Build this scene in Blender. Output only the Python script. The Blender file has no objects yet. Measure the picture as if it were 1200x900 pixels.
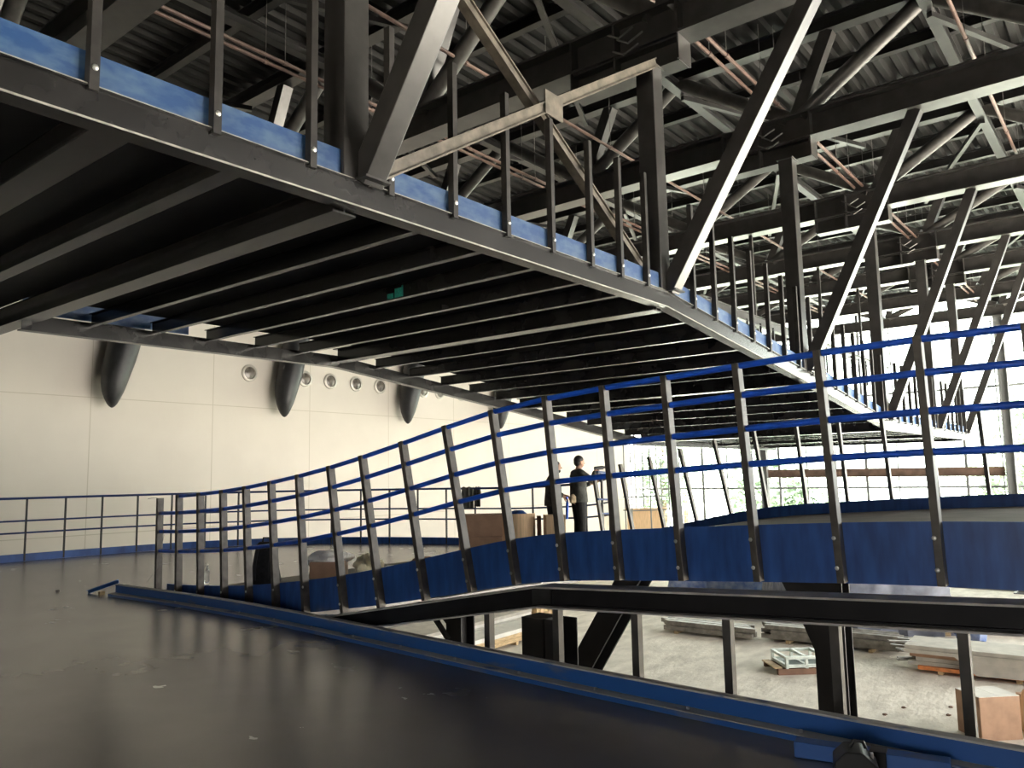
import bpy, math, random
from mathutils import Vector as V, Matrix
random.seed(7)
sc = bpy.context.scene
COL = sc.collection
R = math.radians

# ------------------------------------------------------------------ camera
F, PIT, YAW, ROL = 933.25, R(6.653), R(38.578), R(-1.121)
CAM = V((0, 0, 1.5))
fw = V((math.cos(PIT)*math.cos(YAW), math.cos(PIT)*math.sin(YAW), math.sin(PIT)))
_r = V((math.sin(YAW), -math.cos(YAW), 0)); _u = _r.cross(fw)
rt = _r*math.cos(ROL) + _u*math.sin(ROL); up = -_r*math.sin(ROL) + _u*math.cos(ROL)
cd = bpy.data.cameras.new('camera'); cam = bpy.data.objects.new('camera', cd); COL.objects.link(cam)
cd.sensor_width = 36; cd.lens = 36*F/1200; cd.clip_start = .05; cd.clip_end = 500
cam.matrix_world = Matrix(((rt.x, up.x, -fw.x, CAM.x), (rt.y, up.y, -fw.y, CAM.y), (rt.z, up.z, -fw.z, CAM.z), (0, 0, 0, 1)))
sc.camera = cam

# ------------------------------------------------------------------ materials
def mat(name, col, rough=.5, metal=0., var=.0, scale=6., col2=None, spec=.5, bump=0., stretch=(1, 1, 1), thresh=(.35, .65), bscale=None):
    m = bpy.data.materials.new(name); m.use_nodes = True
    nt = m.node_tree; b = nt.nodes['Principled BSDF']
    b.inputs['Roughness'].default_value = rough; b.inputs['Metallic'].default_value = metal
    b.inputs['Specular IOR Level'].default_value = spec
    c = (*col, 1)
    b.inputs['Base Color'].default_value = c
    if var or col2 or bump:
        tc = nt.nodes.new('ShaderNodeTexCoord'); mp = nt.nodes.new('ShaderNodeMapping')
        mp.inputs['Scale'].default_value = stretch
        nt.links.new(tc.outputs['Object'], mp.inputs['Vector'])
        nz = nt.nodes.new('ShaderNodeTexNoise'); nz.inputs['Scale'].default_value = scale; nz.inputs['Detail'].default_value = 6
        nt.links.new(mp.outputs['Vector'], nz.inputs['Vector'])
        cr = nt.nodes.new('ShaderNodeValToRGB')
        a = col2 if col2 else tuple(max(0, x*(1-var)) for x in col)
        bb = col if col2 else tuple(min(1, x*(1+var)) for x in col)
        cr.color_ramp.elements[0].position = thresh[0]; cr.color_ramp.elements[1].position = thresh[1]
        cr.color_ramp.elements[0].color = (*a, 1); cr.color_ramp.elements[1].color = (*bb, 1)
        nt.links.new(nz.outputs['Fac'], cr.inputs['Fac']); nt.links.new(cr.outputs['Color'], b.inputs['Base Color'])
        if bump:
            bp = nt.nodes.new('ShaderNodeBump'); bp.inputs['Strength'].default_value = bump; bp.inputs['Distance'].default_value = .02
            n2 = nt.nodes.new('ShaderNodeTexNoise'); n2.inputs['Scale'].default_value = bscale or scale*3; n2.inputs['Detail'].default_value = 5
            nt.links.new(mp.outputs['Vector'], n2.inputs['Vector'])
            nt.links.new(n2.outputs['Fac'], bp.inputs['Height']); nt.links.new(bp.outputs['Normal'], b.inputs['Normal'])
    return m

M = {}
STEEL = (.042, .040, .038)
M['steel'] = mat('dark_painted_steel', STEEL, .28, 0, .25, 5, spec=.6)
M['deck_steel'] = mat('black_painted_steel', (.019, .018, .018), .24, 0, .3, 4, spec=.6)
M['roof_steel'] = mat('dark_roof_steel', (.018, .0175, .017), .36, 0, .3, 5, spec=.6)
M['edge_highlight'] = mat('bare_steel_highlight', (.42, .40, .35), .4, .2, .3, 12)  # pale bare steel tone that paints highlights along edges
M['far_rail'] = mat('navy_rail_paint', (.012, .035, .14), .45, 0, .2, 5)
M['far_post'] = mat('thin_black_post', (.014, .014, .015), .5)
M['lit_flange'] = mat('lit_flange_steel', (.55, .52, .47), .7, 0, .2, 6)  # pale steel tone, paints the light on the ramp beam flanges
M['black_matte'] = mat('matt_black_sheet', (.014, .014, .015), .55, 0, .2, 3)
M['black_beam'] = mat('black_beam_paint', (.016, .015, .016), .6, 0, .2, 4, spec=.3)
M['stud'] = mat('dull_grey_stud', (.085, .08, .072), .7, 0, .2, 6, spec=.2)
M['ramp_floor'] = mat('brown_ramp_floor', (.17, .15, .13), .65, 0, .15, 3, spec=.25)
M['deck_post'] = mat('black_post_paint', (.032, .029, .026), .5, 0, .3, 9, spec=.4)
M['tube'] = mat('bare_grey_steel', (.055, .052, .048), .4, 0, .3, 6, spec=.6)
M['brace'] = mat('primed_channel_steel', (.17, .15, .12), .45, 0, .3, 9, stretch=(1, 1, 1))
M['post'] = mat('flat_bar_steel', (.092, .08, .066), .45, 0, .3, 9)
M['roof'] = mat('dark_roof_sheet', (.014, .014, .0135), .6, 0, .2, 3, spec=.25)
M['blue_kick'] = mat('scuffed_blue_paint', (.015, .066, .20), .45, 0, col2=(.07, .135, .25), scale=7, stretch=(1, 1, 2.2), thresh=(.34, .60))
M['blue_skirt'] = mat('navy_blue_paint', (.026, .095, .34), .42, 0, .25, 4, stretch=(1, 3, .6))
M['blue_rail'] = mat('bright_blue_paint', (.018, .13, .80), .35, 0, .15, 8)
M['blue_curb'] = mat('dusty_blue_paint', (.028, .12, .40), .4, 0, col2=(.14, .165, .22), scale=5, stretch=(2, .5, 2), thresh=(.26, .42))
M['dust_top'] = mat('dust_covered_blue_steel', (.55, .54, .51), .7, 0, col2=(.12, .20, .36), scale=7, stretch=(2, .7, 2), thresh=(.28, .42))
M['dust_ledge'] = mat('dusty_scuffed_ledge', (.50, .49, .46), .7, 0, col2=(.04, .13, .36), scale=3, stretch=(2, 1, 2), thresh=(.30, .42))
M['bolt'] = mat('zinc_bolt', (.75, .74, .70), .3, .6)
M['copper'] = mat('red_primer_pipe', (.11, .066, .052), .45, 0, .25, 8)
M['rod'] = mat('thin_rod_steel', (.16, .155, .15), .4, .3)
M['fin'] = mat('charcoal_bracket_paint', (.016, .017, .019), .45, 0, .3, 5)
M['port_ring'] = mat('porthole_ring_metal', (.55, .52, .46), .35, .3)
M['port_glass'] = mat('porthole_dark_lens', (.16, .14, .12), .15, .2, .5, 9)
M['card'] = mat('brown_cardboard', (.36, .22, .14), .8, 0, .12, 5)
M['card_light'] = mat('pale_cardboard', (.70, .50, .30), .8, 0, .12, 9, stretch=(6, 6, .4))
M['card_dark'] = mat('dark_cardboard', (.20, .11, .07), .8, 0, .15, 5)
M['white_flap'] = mat('white_carton_board', (.78, .75, .68), .7, 0, .06, 5)
M['black_cloth'] = mat('black_fabric', (.010, .010, .011), .85, 0, .4, 20)
M['grey_cloth'] = mat('dark_grey_fabric', (.055, .058, .052), .9, 0, .3, 14, bump=.3)
M['trouser'] = mat('black_trouser_fabric', (.012, .012, .013), .9, 0, .3, 14, bump=.3)
M['shirt_brown'] = mat('dark_brown_fabric', (.045, .038, .032), .9, 0, .3, 14, bump=.3)
M['skin'] = mat('skin', (.42, .23, .15), .5, 0, .06, 30)
M['hair'] = mat('dark_hair', (.012, .009, .007), .6, 0, .3, 60)
M['shoe'] = mat('black_shoe_leather', (.012, .011, .010), .5)
M['pouch'] = mat('tan_pouch_canvas', (.30, .24, .15), .8, 0, .2, 20)
M['plastic_white'] = mat('white_plastic_film', (.90, .88, .82), .35, 0, .1, 12, bump=.6, bscale=20)
M['plastic_yellow'] = mat('yellowed_plastic_bag', (.80, .73, .50), .4, 0, .2, 10, bump=.6, bscale=18)
M['tarp'] = mat('grey_blue_tarpaulin', (.14, .155, .20), .5, 0, .25, 3, bump=.4, bscale=4)
M['tarp_blue'] = mat('blue_tarpaulin', (.07, .12, .30), .45, 0, col2=(.25, .30, .42), scale=4, bump=.5, bscale=5)
M['tarp_pale'] = mat('pale_grey_plastic_cover', (.34, .36, .40), .4, 0, col2=(.16, .18, .23), scale=5, stretch=(4, 4, .5), bump=.5, bscale=5)
M['wood'] = mat('pale_timber', (.55, .40, .22), .7, 0, .25, 5, stretch=(1, 1, 6))
M['board'] = mat('grey_panel_board', (.46, .43, .37), .7, 0, .12, 4)
M['board_white'] = mat('white_panel_board', (.72, .70, .64), .6, 0, .08, 4)
M['stock'] = mat('stacked_steel_sections', (.26, .24, .21), .5, .2, .3, 6)
M['orange'] = mat('orange_strap', (.62, .22, .07), .6, 0, .2, 9)
M['lilac'] = mat('lilac_sheet', (.26, .24, .38), .6, 0, .2, 5)
M['rack'] = mat('pale_green_white_paint', (.62, .68, .62), .45, 0, .15, 8)
M['rack_dark'] = mat('dark_green_paint', (.04, .07, .06), .5)
M['black_plastic'] = mat('black_plastic', (.012, .012, .013), .35, 0, .2, 12)
M['rust'] = mat('rusty_beam_paint', (.15, .095, .07), .6, 0, .3, 4)
M['mullion'] = mat('grey_mullion_paint', (.22, .23, .23), .45)
M['bark'] = mat('tree_bark', (.12, .09, .06), .9, 0, .3, 9)
M['leaf'] = mat('green_leaves', (.23, .30, .20), .7, 0, .3, 5)
M['teal'] = mat('teal_glint', (.02, .28, .22), .4, 0, .3, 40)  # colour of the glint painted on a joist

def floor_mat():
    m = mat('polished_brown_concrete', (.135, .112, .092), .3)
    nt = m.node_tree; b = nt.nodes['Principled BSDF']
    tc = nt.nodes.new('ShaderNodeTexCoord')
    def noise(sc_, st, det=6):
        mp = nt.nodes.new('ShaderNodeMapping'); mp.inputs['Scale'].default_value = st
        nt.links.new(tc.outputs['Object'], mp.inputs['Vector'])
        n = nt.nodes.new('ShaderNodeTexNoise'); n.inputs['Scale'].default_value = sc_; n.inputs['Detail'].default_value = det
        nt.links.new(mp.outputs['Vector'], n.inputs['Vector']); return n
    a = noise(1.3, (1, 1, 1)); c = noise(6, (1, .6, 1), 3)
    mx = nt.nodes.new('ShaderNodeMath'); mx.operation = 'ADD'
    h = nt.nodes.new('ShaderNodeMath'); h.operation = 'MULTIPLY'; h.inputs[1].default_value = .45
    nt.links.new(c.outputs['Fac'], h.inputs[0]); nt.links.new(a.outputs['Fac'], mx.inputs[0]); nt.links.new(h.outputs[0], mx.inputs[1])
    cr = nt.nodes.new('ShaderNodeValToRGB'); e = cr.color_ramp.elements
    e[0].position = .45; e[0].color = (.130, .121, .120, 1); e[1].position = 1.0; e[1].color = (.145, .136, .134, 1)
    nt.links.new(mx.outputs[0], cr.inputs['Fac']); nt.links.new(cr.outputs['Color'], b.inputs['Base Color'])
    rr = nt.nodes.new('ShaderNodeMapRange'); rr.inputs['From Min'].default_value = .45; rr.inputs['From Max'].default_value = .95
    rr.inputs['To Min'].default_value = .255; rr.inputs['To Max'].default_value = .275
    nt.links.new(mx.outputs[0], rr.inputs['Value']); nt.links.new(rr.outputs[0], b.inputs['Roughness'])
    return m
M['floor'] = floor_mat()
M['floor_edge'] = mat('raw_slab_edge', (.20, .18, .16), .8, 0, .2, 4)

def wall_mat():
    m = mat('cream_wall_panels', (.80, .72, .58), .65)
    nt = m.node_tree; b = nt.nodes['Principled BSDF']
    tc = nt.nodes.new('ShaderNodeTexCoord'); sp = nt.nodes.new('ShaderNodeSeparateXYZ')
    nt.links.new(tc.outputs['Object'], sp.inputs[0])
    def seam(out, off, per, w):
        a = nt.nodes.new('ShaderNodeMath'); a.operation = 'SUBTRACT'; a.inputs[1].default_value = off; nt.links.new(out, a.inputs[0])
        d = nt.nodes.new('ShaderNodeMath'); d.operation = 'PINGPONG'; d.inputs[1].default_value = per/2; nt.links.new(a.outputs[0], d.inputs[0])
        g = nt.nodes.new('ShaderNodeMath'); g.operation = 'LESS_THAN'; g.inputs[1].default_value = w; nt.links.new(d.outputs[0], g.inputs[0])
        return g.outputs[0]
    s1 = seam(sp.outputs['X'], 8.66, 3.23, .012); s2 = seam(sp.outputs['Z'], 3.62, 3.3, .010)
    mx = nt.nodes.new('ShaderNodeMath'); mx.operation = 'MAXIMUM'; nt.links.new(s1, mx.inputs[0]); nt.links.new(s2, mx.inputs[1])
    nz = nt.nodes.new('ShaderNodeTexNoise'); nz.inputs['Scale'].default_value = .8; nz.inputs['Detail'].default_value = 8
    nt.links.new(tc.outputs['Object'], nz.inputs['Vector'])
    cr = nt.nodes.new('ShaderNodeValToRGB'); e = cr.color_ramp.elements
    e[0].position = .3; e[0].color = (.745, .685, .60, 1); e[1].position = .7; e[1].color = (.80, .74, .65, 1)
    nt.links.new(nz.outputs['Fac'], cr.inputs['Fac'])
    mix = nt.nodes.new('ShaderNodeMix'); mix.data_type = 'RGBA'
    nt.links.new(mx.outputs[0], mix.inputs['Factor']); nt.links.new(cr.outputs['Color'], mix.inputs[6]); mix.inputs[7].default_value = (.60, .54, .44, 1)
    nt.links.new(mix.outputs[2], b.inputs['Base Color'])
    return m
M['wall'] = wall_mat()
M['dark_wall'] = mat('dark_unlit_cladding', (.07, .068, .066), .8)
M['ground'] = mat('dusty_pale_ground', (.84, .79, .69), .9, 0, col2=(.62, .575, .49), scale=1.4, stretch=(1, 2.2, 1), bump=1.0, bscale=5, thresh=(.3, .62))
M['outside'] = mat('pale_outside_paving', (.52, .50, .44), .9, 0, .15, 2)

def glass_mat():
    m = bpy.data.materials.new('clear_glass'); m.use_nodes = True; nt = m.node_tree
    for n in list(nt.nodes): nt.nodes.remove(n)
    o = nt.nodes.new('ShaderNodeOutputMaterial'); t = nt.nodes.new('ShaderNodeBsdfTransparent'); t.inputs['Color'].default_value = (.90, .95, .93, 1)
    g = nt.nodes.new('ShaderNodeBsdfGlossy'); g.inputs['Roughness'].default_value = .02
    fr = nt.nodes.new('ShaderNodeFresnel'); fr.inputs['IOR'].default_value = 1.45
    mx = nt.nodes.new('ShaderNodeMixShader')
    nt.links.new(fr.outputs[0], mx.inputs[0]); nt.links.new(t.outputs[0], mx.inputs[1]); nt.links.new(g.outputs[0], mx.inputs[2]); nt.links.new(mx.outputs[0], o.inputs[0])
    return m
M['glass'] = glass_mat()
def bottle_mat():
    m = mat('clear_bottle_plastic', (.9, .92, .92), .08); b = m.node_tree.nodes['Principled BSDF']
    b.inputs['Transmission Weight'].default_value = .85; b.inputs['IOR'].default_value = 1.3
    return m
M['bottle'] = bottle_mat()

# ------------------------------------------------------------------ mesh helpers
def prof_rect(w, h): return [(-w/2, -h/2), (w/2, -h/2), (w/2, h/2), (-w/2, h/2)]
def prof_circ(r, n=12): return [(r*math.cos(2*math.pi*i/n), r*math.sin(2*math.pi*i/n)) for i in range(n)]
def prof_i(d, w, tf, tw):   # depth along t, width along s, centred
    return [(-w/2, -d/2), (w/2, -d/2), (w/2, -d/2+tf), (tw/2, -d/2+tf), (tw/2, d/2-tf), (w/2, d/2-tf), (w/2, d/2), (-w/2, d/2), (-w/2, d/2-tf), (-tw/2, d/2-tf), (-tw/2, -d/2+tf), (-w/2, -d/2+tf)]
def prof_c(d, w, t, sgn=1):  # channel, web at s=0, flanges pointing to +s*sgn
    p = [(0, -d/2), (w, -d/2), (w, -d/2+t), (t, -d/2+t), (t, d/2-t), (w, d/2-t), (w, d/2), (0, d/2)]
    return p if sgn > 0 else [(-a, b) for a, b in reversed(p)]

class MB:
    def __init__(s): s.v = []; s.f = []; s.mi = []; s.cur = 0
    def add(s, vs, fs):
        o = len(s.v); s.v += [tuple(x) for x in vs]; s.f += [tuple(i+o for i in f) for f in fs]; s.mi += [s.cur]*len(fs)
        return s
    def sweep(s, pts, prof, upv=(0, 0, 1), cap=True):
        pts = [V(p) for p in pts]; n = len(prof); up0 = V(upv); vs = []
        for i, p in enumerate(pts):
            if i == 0: d = pts[1]-pts[0]; sc_ = 1
            elif i == len(pts)-1: d = pts[-1]-pts[-2]; sc_ = 1
            else:
                a = (pts[i]-pts[i-1]).normalized(); b = (pts[i+1]-pts[i]).normalized(); d = a+b
                sc_ = 1/max(.3, math.cos(a.angle(b)/2)) if a.angle(b) > 1e-5 else 1
            d.normalize()
            side = d.cross(up0)
            if side.length < 1e-6: side = d.cross(V((1, 0, 0)))
            side.normalize(); u2 = side.cross(d).normalized()
            for (a_, b_) in prof: vs.append(p + side*a_ + u2*b_)
        fs = []
        for i in range(len(pts)-1):
            for k in range(n):
                k2 = (k+1) % n
                fs.append((i*n+k, i*n+k2, (i+1)*n+k2, (i+1)*n+k))
        if cap: fs.append(tuple(reversed(range(n)))); fs.append(tuple((len(pts)-1)*n+k for k in range(n)))
        return s.add(vs, fs)
    def bar(s, p0, p1, w, h, upv=(0, 0, 1)): return s.sweep([p0, p1], prof_rect(w, h), upv)
    def tube(s, pts, r, n=12): return s.sweep(pts, prof_circ(r, n))
    def box(s, x0, x1, y0, y1, z0, z1):
        return s.add([(x0, y0, z0), (x1, y0, z0), (x1, y1, z0), (x0, y1, z0), (x0, y0, z1), (x1, y0, z1), (x1, y1, z1), (x0, y1, z1)],
                     [(3, 2, 1, 0), (4, 5, 6, 7), (0, 1, 5, 4), (1, 2, 6, 5), (2, 3, 7, 6), (3, 0, 4, 7)])
    def loft(s, rings, cap=True):
        n = len(rings[0]); vs = [p for r_ in rings for p in r_]; fs = []
        for i in range(len(rings)-1):
            for k in range(n):
                k2 = (k+1) % n; fs.append((i*n+k, i*n+k2, (i+1)*n+k2, (i+1)*n+k))
        if cap: fs.append(tuple(reversed(range(n)))); fs.append(tuple((len(rings)-1)*n+k for k in range(n)))
        return s.add(vs, fs)
    def poly(s, pts2, z0, z1):
        n = len(pts2); return s.loft([[(x, y, z0) for x, y in pts2], [(x, y, z1) for x, y in pts2]])
    def ball(s, c, rx, ry, rz, rot=None, nu=14, nv=9):
        rings = []; c = V(c)
        for j in range(nv+1):
            th = math.pi*(j/nv) ; th = min(max(th, .02), math.pi-.02)
            ring = []
            for i in range(nu):
                ph = 2*math.pi*i/nu
                p = V((rx*math.sin(th)*math.cos(ph), ry*math.sin(th)*math.sin(ph), -rz*math.cos(th)))
                if rot is not None: p = rot @ p
                ring.append(c+p)
            rings.append(ring)
        return s.loft(rings)
    def capsule(s, p0, p1, r0, r1, n=12):
        p0 = V(p0); p1 = V(p1); d = (p1-p0); L = d.length; d.normalize()
        a = d.orthogonal().normalized(); b = d.cross(a); rings = []
        def ring(c, r): return [c + a*r*math.cos(2*math.pi*i/n) + b*r*math.sin(2*math.pi*i/n) for i in range(n)]
        for t in (-1, -.8, -.5, 0): rings.append(ring(p0+d*r0*t, max(.001, r0*math.sqrt(1-t*t))))
        for t in (0, .5, .8, 1): rings.append(ring(p1+d*r1*t, max(.001, r1*math.sqrt(1-t*t))))
        return s.loft(rings)
    def mesh(s, name):
        me = bpy.data.meshes.new(name); me.from_pydata(s.v, [], s.f); me.update(); return me
    def build(s, name, m, parent=None, bevel=0, smooth=True, rec=True):
        me = s.mesh(name)
        for x in (m if isinstance(m, (list, tuple)) else [m]): me.materials.append(M[x] if isinstance(x, str) else x)
        if isinstance(m, (list, tuple)): me.polygons.foreach_set('material_index', s.mi)
        if rec:
            import bmesh
            bm = bmesh.new(); bm.from_mesh(me); bmesh.ops.recalc_face_normals(bm, faces=bm.faces); bm.to_mesh(me); bm.free()
        if smooth:
            me.polygons.foreach_set('use_smooth', [True]*len(me.polygons)); me.set_sharp_from_angle(angle=R(35))
        o = bpy.data.objects.new(name, me); COL.objects.link(o)
        if parent: o.parent = parent
        if bevel:
            b = o.modifiers.new('bevel', 'BEVEL'); b.width = bevel; b.segments = 2; b.limit_method = 'ANGLE'; b.angle_limit = R(40)
        return o

def tag(o, label=None, cat=None, group=None, kind=None):
    if label: o['label'] = label
    if cat: o['category'] = cat
    if group: o['group'] = group
    if kind: o['kind'] = kind
    return o
def empty(name, loc, label, cat, group=None, rz=0):
    o = bpy.data.objects.new(name, None); COL.objects.link(o); o.location = loc; o.rotation_euler = (0, 0, rz); o.empty_display_size = .1
    return tag(o, label, cat, group)
def at0(name, label, cat, group=None): return empty(name, (0, 0, 0), label, cat, group)
def struct(o): o['kind'] = 'structure'; return o
def lerp(tab, x):
    tab = sorted(tab)
    if x <= tab[0][0]: return tab[0][1]
    for (a, b), (c, d) in zip(tab, tab[1:]):
        if x <= c: return b + (d-b)*(x-a)/(c-a)
    return tab[-1][1]

# ------------------------------------------------------------------ shared geometry of the place
NX = [-1.1, 3.30, 7.57, 11.95, 16.54, 21.13, 24.8, 29.3, 33.6]           # structural bays
ZB = [6.05, 6.15, 6.29, 6.58, 6.69, 6.85, 6.92, 7.0, 7.05]               # underside of the roof beams
YE, YI = 3.9, 9.35                                                        # walkway edges
WALLY, ENDX = 20.0, 34.6
def zd(x): return lerp([(-20, 3.27), (7.57, 3.27), (11.95, 2.81), (16.54, 2.27), (40, 2.27)], x)   # walkway underside
STOP = [(0, 1.175), (1.12, 1.165), (1.72, 1.145), (2.32, 1.115), (2.95, 1.08), (3.5, 1.05), (4.08, 1.01), (4.63, .94), (5.18, .83), (5.79, .70), (6.44, .57), (6.97, .475), (7.56, .385), (8.17, .31), (8.71, .25), (9.3, .20), (10.3, .145), (10.9, .13), (14, .12)]
def st(y):
    return (lerp(STOP, y-.25)+lerp(STOP, y)*2+lerp(STOP, y+.25))/4
def slope(y): return (st(y+.15)-st(y-.15))/.3
RX0, RX1 = 5.67, 11.4                                                    # ramp sides

# ------------------------------------------------------------------ setting
far_edge = [(-7, 18.2), (2, 18.15), (6.2, 18.0), (8.4, 17.9), (10.2, 17.5), (11.6, 16.6), (12.7, 15.0), (13.4, 13.2), (13.9, 11.2), (13.95, 9.6), (13.6, 8.7), (12.9, 8.0), (12.2, 7.55), (11.4, 7.3)]
b = MB(); b.poly([(-7.9, -13.9), (5.2, -13.9), (5.2, 4.6), (5.36, 7.75), (11.4, 7.75)] + [(x+.1, y) for x, y in reversed(far_edge[1:-2])] + [(-7.9, 18.2)], -.28, 0)
fl = struct(b.build('floor', 'floor', smooth=False))
b = MB(); b.box(-60, ENDX, -60, 20.3, -3.3, -3); struct(b.build('floor_ground', 'ground', smooth=False))
b = MB(); b.box(ENDX, 120, -60, 80, -3.35, -3.05); struct(b.build('floor_outside', 'outside', smooth=False))
b = MB(); b.box(-8, 34.0, WALLY, WALLY+.3, -3, 9.0); struct(b.build('wall_back', 'wall', smooth=False))
b = MB(); b.box(-8.3, -8, -14, -3.2, -3, 9.0); b.box(-8.3, -8, 1.2, WALLY+.3, -3, 9.0); b.box(-8.3, -8, -3.2, 1.2, 2.6, 9.0); b.box(-8.3, -8, -3.2, 1.2, -3, 0); struct(b.build('unseen_wall_left', 'dark_wall', smooth=False))  # the gap in this unseen wall is added to let in fill daylight
b = MB(); b.box(-8, 9.2, -14.3, -14, -3, 9.0); struct(b.build('added_wall_front', 'dark_wall', smooth=False))  # unseen wall, added and lengthened to block daylight near the camera
# corrugated roof sheet: ribs running along x
b = MB(); prof = []; y = -14.0
while y < 20.2:
    prof += [(y, 8.50), (y+.10, 8.50), (y+.14, 8.58), (y+.24, 8.58)]; y += .28
n = len(prof); vs = [(-8, a, z) for a, z in prof] + [(ENDX+.2, a, z) for a, z in prof] + [(-8, a, 8.75) for a, z in prof] + [(ENDX+.2, a, 8.75) for a, z in prof]
fs = [(i, i+1, n+i+1, n+i) for i in range(n-1)] + [(2*n+i, 3*n+i, 3*n+i+1, 2*n+i+1) for i in range(n-1)]
b.add(vs, fs); struct(b.build('ceiling', 'roof', smooth=False, rec=False))

# end curtain wall with mullions and panes
win = struct(at0('window_1', 'tall glazed end wall with grey mullions and bright daylight', 'window'))
b = MB(); ys = [20-.0-1.2*i for i in range(29)]
for i, y in enumerate(ys):
    w = .09 if i % 3 == 0 else .035
    b.box(ENDX-.06, ENDX+.06, y-w/2-.05, y+w/2-.05, -3, 8.5)
for i, z in enumerate([-3+1.25*k for k in range(10)]):
    h = .08 if i % 3 == 0 else .03
    b.box(ENDX-.05, ENDX+.05, -14, 19.97, z, z+h)
b.build('frame', 'mullion', win, smooth=False)
b = MB(); b.box(ENDX-.008, ENDX+.008, -14, 19.95, -3, 8.5); b.build('pane', 'glass', win, smooth=False)

# ------------------------------------------------------------------ roof
ordw = ['nearest', 'second', 'third', 'fourth', 'fifth', 'sixth', 'seventh', 'eighth', 'farthest']
for k, (x, zb) in enumerate(zip(NX, ZB)):
    t = empty('roof_truss', (x, 0, 0), 'black steel roof truss with wide bottom flange, %s of the row from the camera' % ordw[k], 'roof truss', 'roof trusses')
    xw = .165
    b = MB(); b.sweep([(xw, -14, zb+.21), (xw, 19.95, zb+.21)], prof_i(.42, .33, .028, .02)); b.build('bottom_chord', 'steel', t, smooth=False)
    b = MB(); b.sweep([(xw, -14, 8.32), (xw, 19.95, 8.32)], prof_i(.24, .22, .02, .015)); b.build('top_chord', 'roof_steel', t, smooth=False)
    yn = YE-3.9*4
    while yn < 19:
        for s in (-1, 1):
            ye = yn+1.95*s
            if -14 < ye < 19.9 and yn > -14:
                b = MB(); b.tube([(xw, yn+.1*s, zb+.42), (xw, ye, 8.22)], .115, 12); b.build('web_tube', 'tube', t)
        if k >= 1 and yn > -13:
            b = MB(); b.bar((xw, yn-.05, zb+.42), (xw, yn-.05-.44*(8.2-zb-.4), 8.2), .19, .19, (1, 0, 0)); b.build('web_strut', 'steel', t, smooth=False)
        yn += 3.9
    if 1 <= k <= 6:   # node over the walkway edge: short bearing stub and gussets
        b = MB(); b.sweep([(xw, YE-.25, zb-.15), (xw, YE+1.15, zb-.15)], prof_i(.30, .24, .022, .016)); b.build('bearing_stub', 'steel', t, smooth=False)
        for yy in (YE-.25, YE+.55, YE+1.15):
            b = MB(); b.box(xw-.15, xw+.15, yy-.012, yy+.012, zb-.29, zb+.40); b.build('stiffener_plate', 'steel', t, smooth=False)
        for yy, dz in ((YE+.30, .1), (YE+.42, .2), (YE+.36, -.02)):
            b = MB(); b.tube([(xw-.20, yy-.16, zb+.04+dz), (xw-.25, yy, zb-.06+dz), (xw-.2, yy+.17, zb+.06+dz)], .012, 6); b.build('cable_loop', 'rod', t)
# purlins between the trusses and ties at the top nodes
pi_ = 0
for k in range(len(NX)-1):
    for q in (1, 2):
        x = NX[k]+(NX[k+1]-NX[k])*q/3+.165
        o = MB(); o.sweep([(0, -14, 8.399), (0, 19.9, 8.399)], prof_i(.20, .13, .015, .012)); o = o.build('purlin', 'roof_steel', smooth=False); o.location = (x, 0, 0)
        tag(o, 'slender dark purlin under the corrugated roof between two trusses', 'purlin', 'purlins under the roof sheet')
for j, y in enumerate([1.95-3.9*2, 1.95-3.9, 1.95, 1.95+3.9, 1.95+7.8, 1.95+11.7, 1.95+15.6]):
    o = MB(); o.sweep([(-8, 0, 8.12), (ENDX-.1, 0, 8.12)], prof_i(.16, .16, .015, .012)); o = o.build('roof_tie', 'roof_steel', smooth=False); o.location = (0, y, 0)
    tag(o, 'long dark tie beam running along the building at the top of the trusses', 'roof tie', 'roof ties')
for j, (y, x0) in enumerate([(0, 0), (3.9, 0), (7.8, 0), (11.7, 0)]):   # horizontal angle bracing
    t = at0('roof_bracing', 'thin diagonal steel braces between the roof trusses', 'bracing', 'roof bracing')
    for k in range(len(NX)-1):
        b = MB(); b.bar((NX[k]+.3, y+1.95, 8.0), (NX[k+1]+.05, y+(0.1 if k % 2 else 3.8), 8.0), .08, .08); b.build('brace', 'roof_steel', t, smooth=False)

# sprinkler pipes with hangers
def pipe(y, z, pair, x0, x1, label):
    t = at0('sprinkler_pipe', label, 'pipe', 'sprinkler pipes')
    for k in range(2 if pair else 1):
        b = MB(); b.tube([(x0, y-.16*k, z+.0*k), (x1, y-.16*k, z)], .027, 10)
        b.build('pipe', 'copper', t)
    x = x0+.6
    while x < x1:
        for k in range(2 if pair else 1):
            b = MB(); b.tube([(x+.2*k, y-.16*k, z), (x+.2*k, y-.16*k, 8.5)], .006, 5); b.build('hanger_rod', 'rod', t)
            b = MB(); b.tube([(x+.2*k-.03, y-.16*k, z), (x+.2*k+.03, y-.16*k, z)], .036, 10); b.build('pipe_clip', 'copper', t)
        x += 1.9
pipe(8.98, 7.2, True, -6, 31, 'pair of red primed sprinkler pipes farthest back under the roof')
pipe(7.0, 7.25, False, -6, 31, 'single red primed sprinkler pipe between the two pairs of pipes')
pipe(4.25, 7.2, True, -6, 31, 'pair of red primed sprinkler pipes above the walkway edge')
pipe(1.46, 7.2, False, -6, 31, 'single red primed sprinkler pipe at the top right of the photo')

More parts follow.
